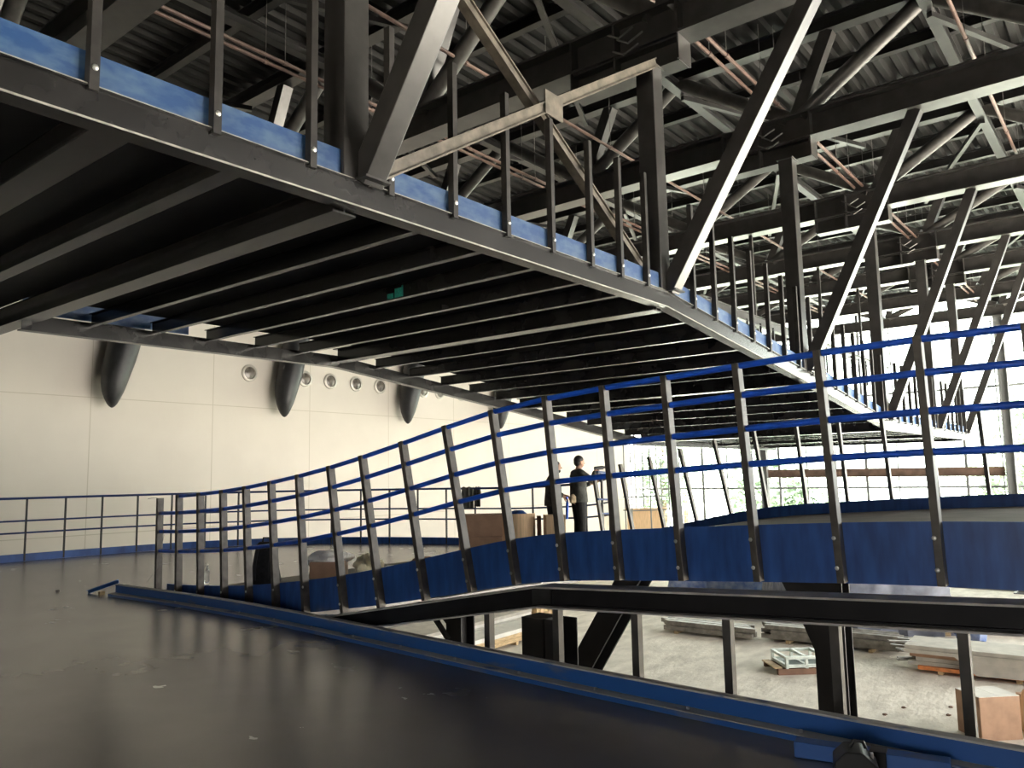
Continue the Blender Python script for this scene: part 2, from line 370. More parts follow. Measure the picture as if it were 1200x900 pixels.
# ------------------------------------------------------------------ hangers of the walkway
nn = ['', 'at the near corner of the walkway', 'where the walkway starts to drop', 'third from the camera, behind the ramp rails', 'fourth from the camera, behind the ramp rails', 'fifth from the camera, toward the glazed wall', 'at the far end of the walkway']
for k in range(1, 7):
    x = NX[k]; zt = ZB[k]-.30; z0 = zd(x)+.17
    t = empty('hanger_column', (x, YE+.02, 0), 'dark square steel hanger column ' + nn[k], 'column', 'hanger columns')
    b = MB(); b.box(-.105, .105, -.02, .19, z0, zt); b.build('shaft', 'steel', t, smooth=False, bevel=.006)
    b = MB(); b.box(-.14, .14, -.04, .21, zt-.02, zt); b.build('cap_plate', 'steel', t, smooth=False)
    t = empty('hanger_brace', (x, YE, 0), 'slanted steel brace up to the roof beam ' + nn[k], 'brace', 'hanger braces')
    b = MB(); p0 = V((.10, .02, z0+.02)); p1 = V((.165, 2.2-YE, ZB[k]+.005)); b.sweep([p0, p1], prof_rect(.17, .17), (1, 0, 0)); b.build('shaft', 'steel', t, smooth=False, bevel=.006)
    b = MB(); b.box(-.02, .2, -.12, .06, z0, z0+.015); b.build('foot_plate', 'steel', t, smooth=False)
x0, x1 = NX[1], NX[2]
t = at0('cross_brace', 'pale brown channel brace rising from near corner to second column top', 'brace', 'cross braces')
b = MB(); b.sweep([(x0+.08, YE-.01, 3.47), (x1-.08, YE-.01, 5.98)], prof_i(.10, .09, .014, .05), (0, 0, 1)); b.build('bar', 'brace', t, smooth=False)
b = MB(); b.box(5.36, 5.62, YE-.06, YE-.045, 4.63, 4.85); b.build('gusset', 'brace', t, smooth=False)
t = at0('cross_brace', 'dark channel brace falling across the pale brace to the second node', 'brace', 'cross braces')
b = MB(); b.sweep([(x0+.05, YE+.10, 6.0), (x1-.12, YE+.10, 3.50)], prof_i(.10, .09, .014, .05), (0, 0, 1)); b.build('bar', 'brace', t, smooth=False)

# ------------------------------------------------------------------ upper walkway
deck = at0('upper_walkway', 'black steel walkway deck hung from the roof, seen from below', 'walkway')
XW0, XW1 = -6.0, 25.2
brk = [XW0, 7.57, 11.95, 16.54, XW1]
def line(y, dz): return [(x, y, zd(x)+dz) for x in brk]
b = MB(); b.sweep(line(YE+.055, .085), [(-a, c) for a, c in reversed(prof_c(.17, .11, .012, 1))] if False else [(s_-.055, t_) for s_, t_ in [(0, -.085), (.11, -.085), (.11, -.073), (.012, -.073), (.012, .073), (.05, .073), (.05, .085), (0, .085)]][::1], (0, 0, 1))
# the channel's web must face outward (towards -y): side vector of a sweep along +x is -y
b = MB(); b.sweep(line(YE, .085), [(-s_, t_) for s_, t_ in reversed([(0, -.085), (.12, -.085), (.12, -.072), (.013, -.072), (.013, .072), (.06, .072), (.06, .085), (-.02, .085), (-.02, .077), (0, .077)])])
b.build('edge_beam', 'deck_steel', deck, smooth=False)
b = MB(); b.sweep(line(YE-.003, .006), prof_rect(.006, .010)); o = b.build('flange_highlight', 'edge_highlight', deck, smooth=False)  # thin pale strip painting the highlight along the bottom flange
b = MB(); b.sweep([(3.3, YI, zd(3.3)-.01)] + [(x, YI, zd(x)-.01) for x in brk[1:]], [(-s_, t_) for s_, t_ in reversed([(0, -.085), (.12, -.085), (.12, -.072), (.013, -.072), (.013, .072), (.06, .072), (.06, .085), (0, .085)])])
b.build('inner_edge_beam', 'deck_steel', deck, smooth=False)
b = MB(); b.box(3.3, 5.2, YI+.0, YI+.012, 3.36, 3.54); b.build('inner_kick_plate', 'blue_kick', deck, smooth=False)
b = MB()
b.sweep([(x, (YE+.05+YI-.40)/2, zd(x)+.185) for x in brk], prof_rect(YI-.40-YE-.05, .02))
b.build('deck_plate', 'black_matte', deck, smooth=False)
b = MB(); b.box(XW0, 3.2, YI-.41, 16.5, 3.27+.175, 3.27+.195); b.build('landing_plate', 'black_matte', deck, smooth=False)
for k in range(0, 7):
    x = NX[k]; y1 = 19.9 if k == 1 else (16.5 if k < 1 else YI)
    b = MB(); b.sweep([(x, YE+.12, zd(x)+.07), (x, y1, zd(x)+.07)], prof_i(.20, .19, .015, .012)); b.build('girder', 'deck_steel', deck, smooth=False)
for k in range(-1, 6):
    xa = NX[k] if k >= 0 else XW0; xb = NX[k+1]
    xs_ = [xa+(xb-xa)*q/6 for q in range(1, 6)]
    if k == -1: xs_ = [-5.4, -4.5, -3.6, -2.7, -1.8]
    if k == 0: xs_ = [-.45, .25, .9, 1.80, 2.50]
    for x in xs_:
        wide = x < 3.0
        b = MB(); b.sweep([(x, YE+.12, zd(x)+.10), (x, 16.4 if x < 3 else YI-.02, zd(x)+.10)], prof_i(.15, .20 if x == 1.80 else (.12 if wide else .065), .01, .008)); b.build('joist', 'deck_steel', deck, smooth=False)
jx = NX[1]+(NX[2]-NX[1])*3/6-.0045
b = MB(); b.box(jx-.004, jx, 5.70, 5.82, 3.315, 3.41); b.box(jx-.004, jx, 5.84, 5.93, 3.315, 3.37); b.box(jx-.004, jx, 5.70, 5.72, 3.41, 3.43); o = b.build('glint_patch', 'teal', deck, smooth=False); o['label'] = 'small painted teal glint on a joist'  # thin teal boxes stand in for a reflected glint on the web

gr = at0('walkway_guardrail', 'bare steel posts and scuffed blue kick plate along the upper walkway edge', 'guardrail')
b = MB(); b.sweep(line(YE+.035, .17+.095), prof_rect(.01, .19)); b.build('kick_plate', 'blue_kick', gr, smooth=False)
b = MB(); b.sweep(line(YE+.015, .176), prof_rect(.05, .010)); b.build('toe_angle', 'edge_highlight', gr, smooth=False)
px = [1.63-.635*i for i in range(8, 0, -1)] + [1.63, 2.29, 2.94, 3.59, 4.23, 4.86, 5.48, 6.10, 6.63, 7.15]
x = 8.22
while x < 24.9: px.append(x); x += .565
for x in px:
    if any(abs(x-n_) < .16 for n_ in NX): continue
    z = zd(x)
    b = MB(); b.box(x-.024, x+.024, YE-.028, YE+.028, z+.145, z+1.36); p = b.build('post', 'deck_post', gr, smooth=False)
    b = MB(); b.ball((x+.0, YE-.032, z+.26), .017, .010, .017, nu=8, nv=5); b.build('bolt', 'bolt', p)

# beam of a further gallery
t = at0('gallery_beam', 'pale lit channel beam running away above the dropping walkway', 'beam')
b = MB(); b.sweep([(13.9, 6.5, 4.80), (28, 6.5, 4.72)], prof_i(.20, .12, .015, .012)); b.build('beam', 'steel', t, smooth=False)
for k in (4, 5, 6):
    b = MB(); b.bar((NX[k]+.165, 6.5, 4.88), (NX[k]+.165, 6.5, ZB[k]+.01), .07, .07, (1, 0, 0)); b.build('hanger', 'steel', t, smooth=False)
for x in [13.9+.75*i for i in range(19)]:
    b = MB(); b.box(x-.02, x+.02, 6.44, 6.48, 4.0, 4.74); b.build('stud', 'steel', t, smooth=False)

# ------------------------------------------------------------------ wall brackets and portholes
fl_ = ['leftmost', 'second from left', 'third from left', 'smallest and rightmost']
for k in range(4):
    cx = 9.05+4.95*k
    b = MB(); rings = []
    for z, r_, dx in [(8.2, .36, .75), (6.0, .37, .40), (5.2, .38, .24), (4.8, .375, .15), (4.5, .365, .08), (4.2, .335, .01), (3.95, .295, -.03), (3.75, .245, -.05), (3.58, .18, -.06), (3.46, .12, -.06), (3.39, .065, -.06), (3.36, .02, -.06)]:
        rings.append([(cx+dx+r_*math.cos(2*math.pi*i/24), 19.62+r_*.98*math.sin(2*math.pi*i/24), z) for i in range(24)])
    o = b.loft(rings).build('wall_bracket', 'fin'); tag(o, 'dark rounded horn-shaped bracket on the cream wall, ' + fl_[k], 'wall bracket', 'horn brackets on the wall')
pl = ['leftmost, between the first two brackets', 'first to the right of the second bracket', 'second to the right of the second bracket', 'third to the right of the second bracket', 'fourth, just left of the third bracket', 'first to the right of the third bracket', 'second to the right of the third bracket', 'rightmost of the row']
for k, x in enumerate([13.0, 14.93, 15.89, 16.93, 17.96, 20.0, 20.84, 21.99]):
    t = empty('porthole', (x, WALLY, 4.6), 'small round porthole light on the cream wall, ' + pl[k], 'porthole', 'porthole lights')
    def ringl(l, n=20): return [[(r_*math.cos(2*math.pi*i/n), y_, r_*math.sin(2*math.pi*i/n)) for i in range(n)] for r_, y_ in l]
    b = MB(); b.loft(ringl([(.25, 0), (.25, -.03), (.22, -.05), (.185, -.05), (.18, -.015), (.18, 0)]), cap=False); b.build('rim', 'port_ring', t)
    b = MB(); b.loft(ringl([(.183, -.004), (.17, -.022), (.10, -.034), (.02, -.038)])); b.build('lens', 'port_glass', t)

# ------------------------------------------------------------------ ramp
yr = [-4+.4*i for i in range(38)]; yr = [y for y in yr if y < 10.85]
rp = at0('ramp', 'brown floored footbridge ramp rising to the right behind the rails', 'ramp')
def rs(y): return max(.004, st(y)-.13)
b = MB()
rings = [[(RX0+.09, y, rs(y)), (RX1-.03, y, rs(y)), (RX1-.03, y, max(rs(y)-.14, .002 if y > 7.7 else -9)), (RX0+.09, y, max(rs(y)-.14, .002 if y > 7.7 else -9))] for y in yr]
b.loft(rings); b.build('ramp_deck', 'ramp_floor', rp, smooth=False)
WX = [(7.3, 11.45), (7.55, 12.2), (8.0, 12.9), (8.7, 13.6), (9.6, 13.95), (11, 13.9)]
yw = [7.32+.25*i for i in range(15)]
b = MB(); b.loft([[(RX1-.03, y, rs(y)), (lerp(WX, y)-.12, y, rs(y)), (lerp(WX, y)-.12, y, max(rs(y)-.14, .002)), (RX1-.03, y, max(rs(y)-.14, .002))] for y in yw if y < 10.85]); b.build('foot_landing', 'ramp_floor', rp, smooth=False)
for xx in (7.3, 9.0, 10.6):
    b = MB(); b.sweep([(xx, y, rs(y)-.14-.08) for y in yr if y < 7.3], prof_i(.16, .1, .012, .01)); b.build('stringer', 'steel', rp, smooth=False)

rr = at0('ramp_railing', 'blue four-rail ramp railing with steel posts and navy skirt, nearest the camera', 'railing', 'ramp railings')
ysk = [-3+.28*i for i in range(51)]; ysk = [y for y in ysk if y < 10.98]
b = MB()
rings = []
for y in ysk:
    bt = st(y)-.41+.05*max(0, min(1, (y-5)/2))
    bt = max(bt, .003 if y > 7.6 else -9)
    rings.append([(RX0+.078, y, bt), (RX0+.086, y, bt), (RX0+.086, y, st(y)), (RX0+.078, y, st(y))])
b.loft(rings); b.build('skirt', 'blue_skirt', rr, smooth=False)
b = MB(); b.sweep([(RX0+.062, y, max(st(y)-.415, .02)) for y in ysk if y < 7.4 and y > 4.2], prof_rect(.03, .008)); b.build('skirt_lip', 'dust_top', rr, smooth=False)
pb = [10.87, 10.33, 9.78, 9.22, 8.68, 8.13, 7.57, 6.97, 6.40, 5.76, 5.15, 4.60, 4.05, 3.49, 2.92, 2.32, 1.73, 1.11, .52, -.06, -.64]
def post_axis(y, base=0):      # base point on skirt top line, direction normal to the slope
    s_ = slope(y); d = V((0, -s_, 1)).normalized(); return V((0, y, st(y))), d
RH = 1.20
posts = []
for i, y in enumerate(pb):
    p, d = post_axis(y); posts.append((p, d))
    h = RH if i else RH-.03
    if i == 1: h = RH
    lo = .40 if y < 5.5 else (.40 if y < 7.2 else .0)
    a = p-d*lo; 
    if y >= 7.2: a = V((0, y, max(.004, p.z-.40)))
    e = p+d*h
    b = MB(); b.sweep([(RX0+.035, a.y, a.z), (RX0+.035, e.y, e.z)], prof_rect(.09, .048), (0, 1, 0)) if False else None
    b = MB()
    s2 = d.cross(V((1, 0, 0))).normalized()    # along the run
    vs = []
    for q in (a, e):
        for (dx, ds) in ((-.012, -.025), (.076, -.025), (.076, .025), (-.012, .025)):
            vs.append(V((RX0+dx, q.y, q.z))+V((0, s2.y, s2.z))*ds)
    b.add(vs, [(0, 1, 2, 3), (4, 5, 6, 7), (0, 1, 5, 4), (1, 2, 6, 5), (2, 3, 7, 6), (3, 0, 4, 7)])
    po = b.build('post', 'post', rr, smooth=False, bevel=.004)
    for q in ((-.10, -.30) if y < 7.3 else (-.07,)):
        if p.z+q < .05: continue
        c = p+d*q
        b = MB(); b.ball((RX0-.014, c.y+.014, c.z), .008, .015, .015, nu=8, nv=5); b.build('bolt', 'bolt', po)
for j, fr in enumerate((.985, .80, .59, .37)):
    pts = [(RX0+.035, p.y+d.y*RH*fr, p.z+d.z*RH*fr) for i, (p, d) in enumerate(posts) if not (j == 0 and i == 0)]
    b = MB(); b.tube(pts, .024, 12); b.build('rail', 'blue_rail', rr)

fr_ = at0('ramp_railing', 'unfinished far side ramp railing, leaning posts without rails above a navy skirt', 'railing', 'ramp railings')
b = MB(); b.sweep([(RX1, y, st(y)-.19) for y in ysk if y < 7.6], prof_rect(.008, .42)); b.build('skirt', 'blue_skirt', fr_, smooth=False)
for i in range(15):
    y = 7.23-.562*i; p, d = post_axis(y); a = p-d*.38; e = p+d*1.16; b = MB(); s2 = d.cross(V((1, 0, 0))).normalized(); vs = []
    if i == 0: e = p+d*1.05
    for q in (a, e):
        for (dx, ds) in ((.005, -.022), (.08, -.022), (.08, .022), (.005, .022)): vs.append(V((RX1+dx, q.y, q.z))+V((0, s2.y, s2.z))*ds)
    b.add(vs, [(0, 1, 2, 3), (4, 5, 6, 7), (0, 1, 5, 4), (1, 2, 6, 5), (2, 3, 7, 6), (3, 0, 4, 7)]); b.build('post', 'post', fr_, smooth=False)

# beam frame that carries the ramp, with studs on the slab edge
BX = 5.50
sf = at0('ramp_support_frame', 'dark steel beam on short studs carrying the ramp above the slab edge', 'frame')
def bz(y): return lerp([(-6, .90), (.65, .715), (4.09, .58), (6.18, .205), (7.2, .02), (7.6, -.05)], y)
b = MB(); b.sweep([(BX, y, bz(y)-.075) for y in (-5, .65, 4.09, 6.18, 7.2)], prof_i(.155, .10, .014, .012)); b.build('beam', 'black_beam', sf, smooth=False)
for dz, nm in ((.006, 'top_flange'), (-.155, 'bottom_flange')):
    b = MB(); b.sweep([(BX, y, bz(y)+dz) for y in (-5, .65, 4.09, 6.18, 7.2)], prof_rect(.26, .014)); b.build(nm, 'lit_flange', sf, smooth=False)  # flanges coloured pale so they read as lit against the web
for i in range(10):
    y = 4.70-.745*i
    b = MB(); b.box(BX-.03, BX+.04, y-.03, y+.03, -.25, bz(y)-.16); b.build('stud', 'stud', sf, smooth=False)
b = MB(); b.box(5.21, BX+.06, -6, 4.9, -.27, -.245); b.build('base_rail', 'steel', sf, smooth=False)
b = MB(); b.box(BX-.02, BX+.14, 4.00, 4.2, .40, .57); b.build('splice_plate', 'steel', sf, smooth=False)

# blue channel curb on the floor edge
CXT = [(-5, 4.61), (0, 4.64), (.8, 4.66), (1.6, 4.69), (2.5, 4.756), (3.2, 4.81), (4, 4.89), (5.7, 5.07), (7, 5.2), (8.2, 5.29), (9.5, 5.31), (11.4, 5.27)]
def cx_(y): return (lerp(CXT, y-.3)+lerp(CXT, y)+lerp(CXT, y+.3))/3
cb = at0('curb_channel', 'dust-covered blue steel channel lying along the edge of the brown floor', 'curb')
ycs = [-4+.48*i for i in range(32)]+[11.2]
def csw(prof, m, nm):
    b = MB(); b.loft([[(cx_(y)+s_, y, t_) for s_, t_ in prof] for y in ycs]); return b.build(nm, m, cb, smooth=False, bevel=.003)
csw([(0, .04), (.012, .04), (.012, .136), (0, .136)], 'blue_curb', 'web')
csw([(-.006, .1365), (.065, .1365), (.065, .149), (-.006, .149)], 'dust_top', 'top_flange')
csw([(-.097, .033), (.012, .033), (.012, .0395), (-.097, .0395)], 'dust_ledge', 'bottom_flange')
csw([(-.10, .001), (-.091, .001), (-.091, .0325), (-.10, .0325)], 'blue_curb', 'lip')
for i in range(16):
    y = 9.6-.72*i
    b = MB(); b.tube([(cx_(y)-.045, y, .0395), (cx_(y)-.045, y, .055)], .011, 6); b.build('bolt', 'bolt', cb)

# far floor-edge railing
fg = at0('far_railing', 'thin three-rail blue railing with kick plate curving along the far floor edge', 'railing')
pts = [V((x, y, 0)) for x, y in far_edge]
pts = [V((p.x, p.y, rs(p.y) if i >= 9 else 0)) for i, p in enumerate(pts)]
def crom(P, n=8):
    out = []
    for i in range(len(P)-1):
        a = P[max(0, i-1)]; b_ = P[i]; c = P[i+1]; d = P[min(len(P)-1, i+2)]
        for k in range(n):
            t = k/n; out.append(.5*((2*b_)+(c-a)*t+(2*a-5*b_+4*c-d)*t*t+(3*b_-a-3*c+d)*t**3))
    return out+[P[-1]]
pts[0] = V((-7, 18.2, 0)); cr_ = crom(pts)
HT = 1.26
b = MB(); b.sweep([p+V((0, 0, .075)) for p in cr_], prof_rect(.012, .15)); b.build('kick_plate', 'blue_skirt', fg, smooth=False)
for z, r_ in ((HT, .024), (HT*.64, .018), (HT*.45, .018)):
    b = MB(); b.tube([p+V((0, 0, z)) for p in cr_], r_, 8); b.build('rail', 'far_rail', fg)
acc = .3; 
for p, q in zip(cr_, cr_[1:]):
    L = (q-p).length
    while acc < L:
        c = p+(q-p)*(acc/L)
        b = MB(); b.bar(c+V((0, 0, .01)), c+V((0, 0, HT+.02)), .034, .03, (1, 0, 0)); b.build('post', 'far_post', fg, smooth=False); acc += .74
    acc -= L

# ------------------------------------------------------------------ loose things on the floor
def carton(name, loc, w, d, h, rz, label, group=None, m='card', cat='box', flap=True, lid=None):
    t = empty(name, loc, label, cat, group, rz)
    b = MB(); b.box(-w/2, w/2, -d/2, d/2, 0, h); b.build('body', m, t, smooth=False, bevel=.008)
    if flap:
        b = MB(); b.box(-w/2-.002, -.004, -d/2-.002, d/2+.002, h+.001, h+.007); b.build('flap', lid or m, t, smooth=False)
        b = MB(); b.box(.004, w/2+.002, -d/2-.002, d/2+.002, h+.001, h+.007); b.build('flap', lid or m, t, smooth=False)
    return t
HD = R(-51.4)   # heading of the picture's right-hand direction
def curved_card(loc, w, h, rz, label):
    t = empty('cardboard_sheet', loc, label, 'cardboard', 'cartons behind the ramp rail', rz)
    b = MB(); n = 14; rings = []
    outer = [(-w/2+w*i/n, -.16*math.sin(math.pi*i/n)) for i in range(n+1)]; inner = [(x, y+.02) for x, y in outer]
    pr_ = outer+inner[::-1]
    b.loft([[(x, y, 0) for x, y in pr_], [(x, y, h) for x, y in pr_]]); b.build('sheet', 'card_light', t)
    b = MB(); b.box(-w/2+.02, w/2-.02, .03, .38, 0, h-.03); b.build('body', 'card', t, smooth=False)
    return t
# blue cloth lump on the box
def lump(name, c, rx, ry, rz_, m, parent=None, seed=1, amp=.25, nu=22, nv=14):
    rnd = random.Random(seed); ph = [(rnd.uniform(0, 6), rnd.uniform(2, 5), rnd.uniform(2, 5)) for _ in range(5)]
    rings = []
    for j in range(nv+1):
        th = min(max(math.pi*j/nv, .03), math.pi-.03); ring = []
        for i in range(nu):
            p = 2*math.pi*i/nu; k = 1+rnd.uniform(-.10, .10)*amp*2*math.sin(th)+amp*sum(math.sin(a+int(f)*p+int(g)*th) for a, f, g in ph)/5*math.sin(th)
            z = -rz_*math.cos(th)*k
            ring.append((c[0]+rx*math.sin(th)*math.cos(p)*k, c[1]+ry*math.sin(th)*math.sin(p)*k, max(c[2]-rz_*.85, c[2]+z)))
        rings.append(ring)
    b = MB(); b.loft(rings); return b.build(name, m, parent)

zc = rs(8.6)+.012
carton('carton', (10.06, 8.74, zc), .70, .46, .40, HD, 'flat brown carton, lower of the two stacked left of the bulging pale cardboard', 'cartons behind the ramp rail', flap=False)
carton('carton', (10.06, 8.74, zc+.402), .72, .48, .345, HD, 'flat brown carton, upper of the two stacked left of the bulging pale cardboard', 'cartons behind the ramp rail')
zc = rs(7.95)+.012
curved_card((10.38, 8.22, zc), .60, .68, HD+R(14), 'bulging pale cardboard box behind the ramp rail, between the flat cartons and the workers')
carton('carton', (10.80, 7.78, zc), .32, .36, .64, HD+.1, 'tall pale carton right of the bulging cardboard, at the legs of the left worker', 'cartons behind the ramp rail', 'card_light')
b = MB(); b.box(10.575, 10.60, 7.90, 7.97, zc, zc+.64); o = b.build('cardboard_offcut', 'card_dark', smooth=False); tag(o, 'dark narrow cardboard strip between the two pale boxes', 'cardboard')
o = lump('blue_cloth', (10.52, 8.32, zc+.675), .14, .14, .055, 'blue_skirt', seed=3, amp=.5); tag(o, 'crumpled blue cloth lying on the bulging pale cardboard box', 'cloth')
# black backpack
t = empty('backpack', (7.04, 10.3, rs(10.3)+.003), 'black bag standing on the floor behind the ramp posts, left of the bubble wrap', 'bag', None, HD)
b = MB(); rings = []
for z, w, d in [(0, .40, .24), (.05, .43, .27), (.25, .36, .25), (.45, .28, .20), (.56, .22, .15), (.60, .15, .1)]:
    rings.append([(w/2*math.copysign(abs(math.cos(a))**.6, math.cos(a))-.05*(z), d/2*math.copysign(abs(math.sin(a))**.6, math.sin(a)), z) for a in [2*math.pi*i/20 for i in range(20)]])
b.loft(rings); b.build('body', 'black_cloth', t)
b = MB(); b.tube([(-.06, 0, .58), (-.05, 0, .66), (.04, 0, .66), (.05, 0, .58)], .012, 8); b.build('handle', 'black_cloth', t)
b = MB()
for sx in (-.1, .08): b.sweep([(sx, -.10, .5), (sx-.02, -.16, .3), (sx-.03, -.14, .06)], prof_rect(.04, .012), (0, 1, 0))
b.build('strap', 'black_cloth', t)
t = carton('carton', (7.75, 9.75, rs(9.6)+.012), .50, .34, .24, HD, 'open brown carton with bubble wrap spilling over, right of the black bag', None, 'card', flap=False)
o = lump('bubble_wrap', (-.02, .02, .27), .29, .19, .12, 'plastic_white', t, 5, .75); 
o = lump('plastic_bag', (8.12, 9.30, rs(9.2)+.15), .17, .17, .17, 'plastic_yellow', None, 9, .7); tag(o, 'crumpled yellowed plastic bag beside the carton of bubble wrap', 'bag')
o = lump('plastic_film', (8.36, 9.02, rs(8.95)+.06), .16, .16, .06, 'plastic_white', None, 11, .6); tag(o, 'small heap of white plastic film right of the yellowed bag', 'plastic film')
o = lump('crumpled_cardboard', (8.72, 8.72, rs(8.6)+.10), .24, .14, .10, 'card_dark', None, 14, .4); tag(o, 'crumpled dark brown cardboard at the right of the packaging heap', 'cardboard')
t = empty('water_bottle', (6.57, 11.1, .004), 'clear plastic water bottle standing behind the third ramp post', 'bottle')
b = MB(); b.loft([[(r_*math.cos(2*math.pi*i/14), r_*math.sin(2*math.pi*i/14), z) for i in range(14)] for r_, z in [(.03, 0), (.036, .01), (.036, .10), (.033, .12), (.036, .14), (.036, .20), (.015, .26), (.014, .28)]]); b.build('body', 'bottle', t)
b = MB(); b.tube([(0, 0, .28), (0, 0, .30)], .016, 12); b.build('cap', 'board_white', t)
# blue offcut and wood chock by the curb end
b = MB(); b.sweep([(5.16, 11.75, .02), (5.38, 11.33, .17)], prof_c(.05, .03, .006)); o = b.build('channel_offcut', 'blue_curb', smooth=False); tag(o, 'short blue channel offcut leaning on the far end of the curb', 'offcut')
b = MB(); b.box(-.035, .035, -.025, .025, 0, .04); o = b.build('wood_chock', 'wood', smooth=False, bevel=.003); o.location = (5.22, 11.48, .001); tag(o, 'tiny wooden block on the floor at the far end of the curb', 'block')
b = MB(); b.ball((4.98, 12.3, .015), .03, .02, .015, nu=8, nv=5); o = b.build('debris_chip', 'stock'); tag(o, 'tiny dark chip lying on the open floor left of the blue offcut', 'debris')
b = MB(); b.tube([(5.66, 11.15, 1.29), (5.66, 10.98, 1.31), (5.66, 10.90, 1.31), (5.655, 10.80, 1.2), (5.65, 10.72, 1.02), (5.65, 10.66, .8), (5.65, 10.75, .4), (5.62, 11.0, .16)], .003, 5); o = b.build('tie_wire', 'rod'); tag(o, 'thin wire tied to the top of the first ramp post', 'wire')
# things at the bottom right corner
t = empty('steel_offcut', (0, 0, 0), 'blue painted steel box section lying against the curb at the bottom right', 'offcut')
b = MB(); b.sweep([(4.515, .90, .042), (4.395, 1.62, .042)], prof_rect(.10, .08)); b.build('tube', 'blue_curb', t, smooth=False, bevel=.006)
b = MB(); b.sweep([(4.468, 1.18, .044), (4.455, 1.26, .044)], prof_rect(.115, .088)); b.build('sleeve', 'black_plastic', t, smooth=False, bevel=.006)
t = empty('tool_case', (4.24, 1.27, 0), 'black clipped-corner plastic tool case at the bottom edge, in front of the blue section', 'tool case', None, R(20))
b = MB(); pr_ = [(-.10, 0), (.10, 0), (.10, .09), (.045, .145), (-.03, .145), (-.10, .08)]
b.loft([[(-.09, a, z) for a, z in pr_], [(.09, a, z) for a, z in pr_]]); b.build('shell', 'black_plastic', t, smooth=False, bevel=.008)
b = MB(); b.tube([(0, -.05, .145), (0, -.04, .175), (0, .0, .178), (0, .02, .146)], .009, 8); b.build('handle', 'black_plastic', t)
b = MB(); b.box(.0, .03, -.085, -.07, .09, .12); b.build('latch', 'bolt', t, smooth=False)

# ------------------------------------------------------------------ columns below the ramp
def column(loc, label, parts):
    t = empty('steel_column', loc, label, 'column', 'columns under the ramp')
    for nm, fn in parts: b = MB(); fn(b); b.build(nm, 'black_beam', t, smooth=False)
def hcol(b): b.sweep([(0, 0, -3-0), (0, 0, rs(2.7)-.14)], prof_i(.26, .22, .02, .02), (0, 1, 0))
column((8.5, 2.68, 0), 'black column with a flared haunch under the ramp, right of the small green rack',
       [('shaft', lambda b: b.sweep([(0, 0, -3), (0, 0, rs(2.68)-.15)], prof_i(.26, .30, .02, .05), (1, 0, 0))),
        ('haunch', lambda b: b.loft([[(x_, y_, z_) for y_, z_ in [(.13, -.75), (.13, .72), (.62, .72), (.50, .42), (.30, .02), (.17, -.3)]] for x_ in (-.09, .09)]))])
column((8.5, 5.35, 0), 'inclined black column leaning to the right under the ramp',
       [('shaft', lambda b: b.sweep([(0, 1.75, -3), (0, -.46, .38)], prof_i(.34, .28, .025, .06), (1, 0, 0)))])
column((7.5, 5.55, 0), 'short dark box column with a flat top beside the inclined column',
       [('shaft', lambda b: b.box(-.10, .24, -.02, .28, -3, -.10)), ('channel', lambda b: b.sweep([(.05, -.05, -3), (.05, -.05, -.10)], [(a_, c_) for a_, c_ in prof_c(.30, .24, .014)], (-1, 0, 0)))])
column((9.0, 8.25, 0), 'dark column with knee brackets below the left end of the ramp',
       [('shaft', lambda b: b.sweep([(0, 0, -3), (0, 0, -.30)], prof_i(.30, .3, .02, .02), (1, 0, 0))), ('bracket', lambda b: b.bar((0, .08, -.75), (0, .58, -.35), .09, .09, (1, 0, 0))), ('bracket', lambda b: b.bar((-.2, .06, -.85), (-.2, .5, -.40), .06, .06, (1, 0, 0)))])

# ------------------------------------------------------------------ lower level stores
GZ = -3.0
def boardstack(name, loc, rz, L, W, n, th, mats, label, cat, spread=.05, group=None, batten=True):
    t = empty(name, (loc[0], loc[1], GZ), label, cat, group, rz)
    z = 0; rnd = random.Random(int(loc[0]*97+loc[1]*31))
    if batten:
        for q in (-.35, 0, .35):
            b = MB(); b.box(q*L-.05, q*L+.05, -W/2, W/2, 0, .08); b.build('batten', 'wood', t, smooth=False)
        z = .08
    for i in range(n):
        ox, oy = rnd.uniform(-spread*3, spread*3), rnd.uniform(-spread, spread)
        b = MB(); b.box(-L/2+ox, L/2+ox, -W/2+oy, W/2+oy, z, z+th-.006); b.build('board', mats[i % len(mats)], t, smooth=False); z += th
    return t
def beamstack(loc, rz, L, nw, nh, s, label, m='stock', group=None, name='section_stack'):
    t = empty(name, (loc[0], loc[1], GZ), label, 'steel stack', group, rz); rnd = random.Random(int(loc[0]*53+loc[1]*11))
    for q in (-.3, .3): b = MB(); b.box(L*q-.05, L*q+.05, -nw*s/2, nw*s/2, 0, .08); b.build('batten', 'wood', t, smooth=False)
    for j in range(nh):
        for i in range(nw):
            ox = rnd.uniform(-.25, .25); b = MB(); b.sweep([(-L/2+ox, (i-nw/2+.5)*s, .08+s/2+j*s), (L/2+ox, (i-nw/2+.5)*s, .08+s/2+j*s)], prof_c(s*.92, s*.8, .012) if (i+j) % 2 else prof_rect(s*.9, s*.9)); b.build('section', m, t, smooth=False)
    return t
RZ = R(-75)
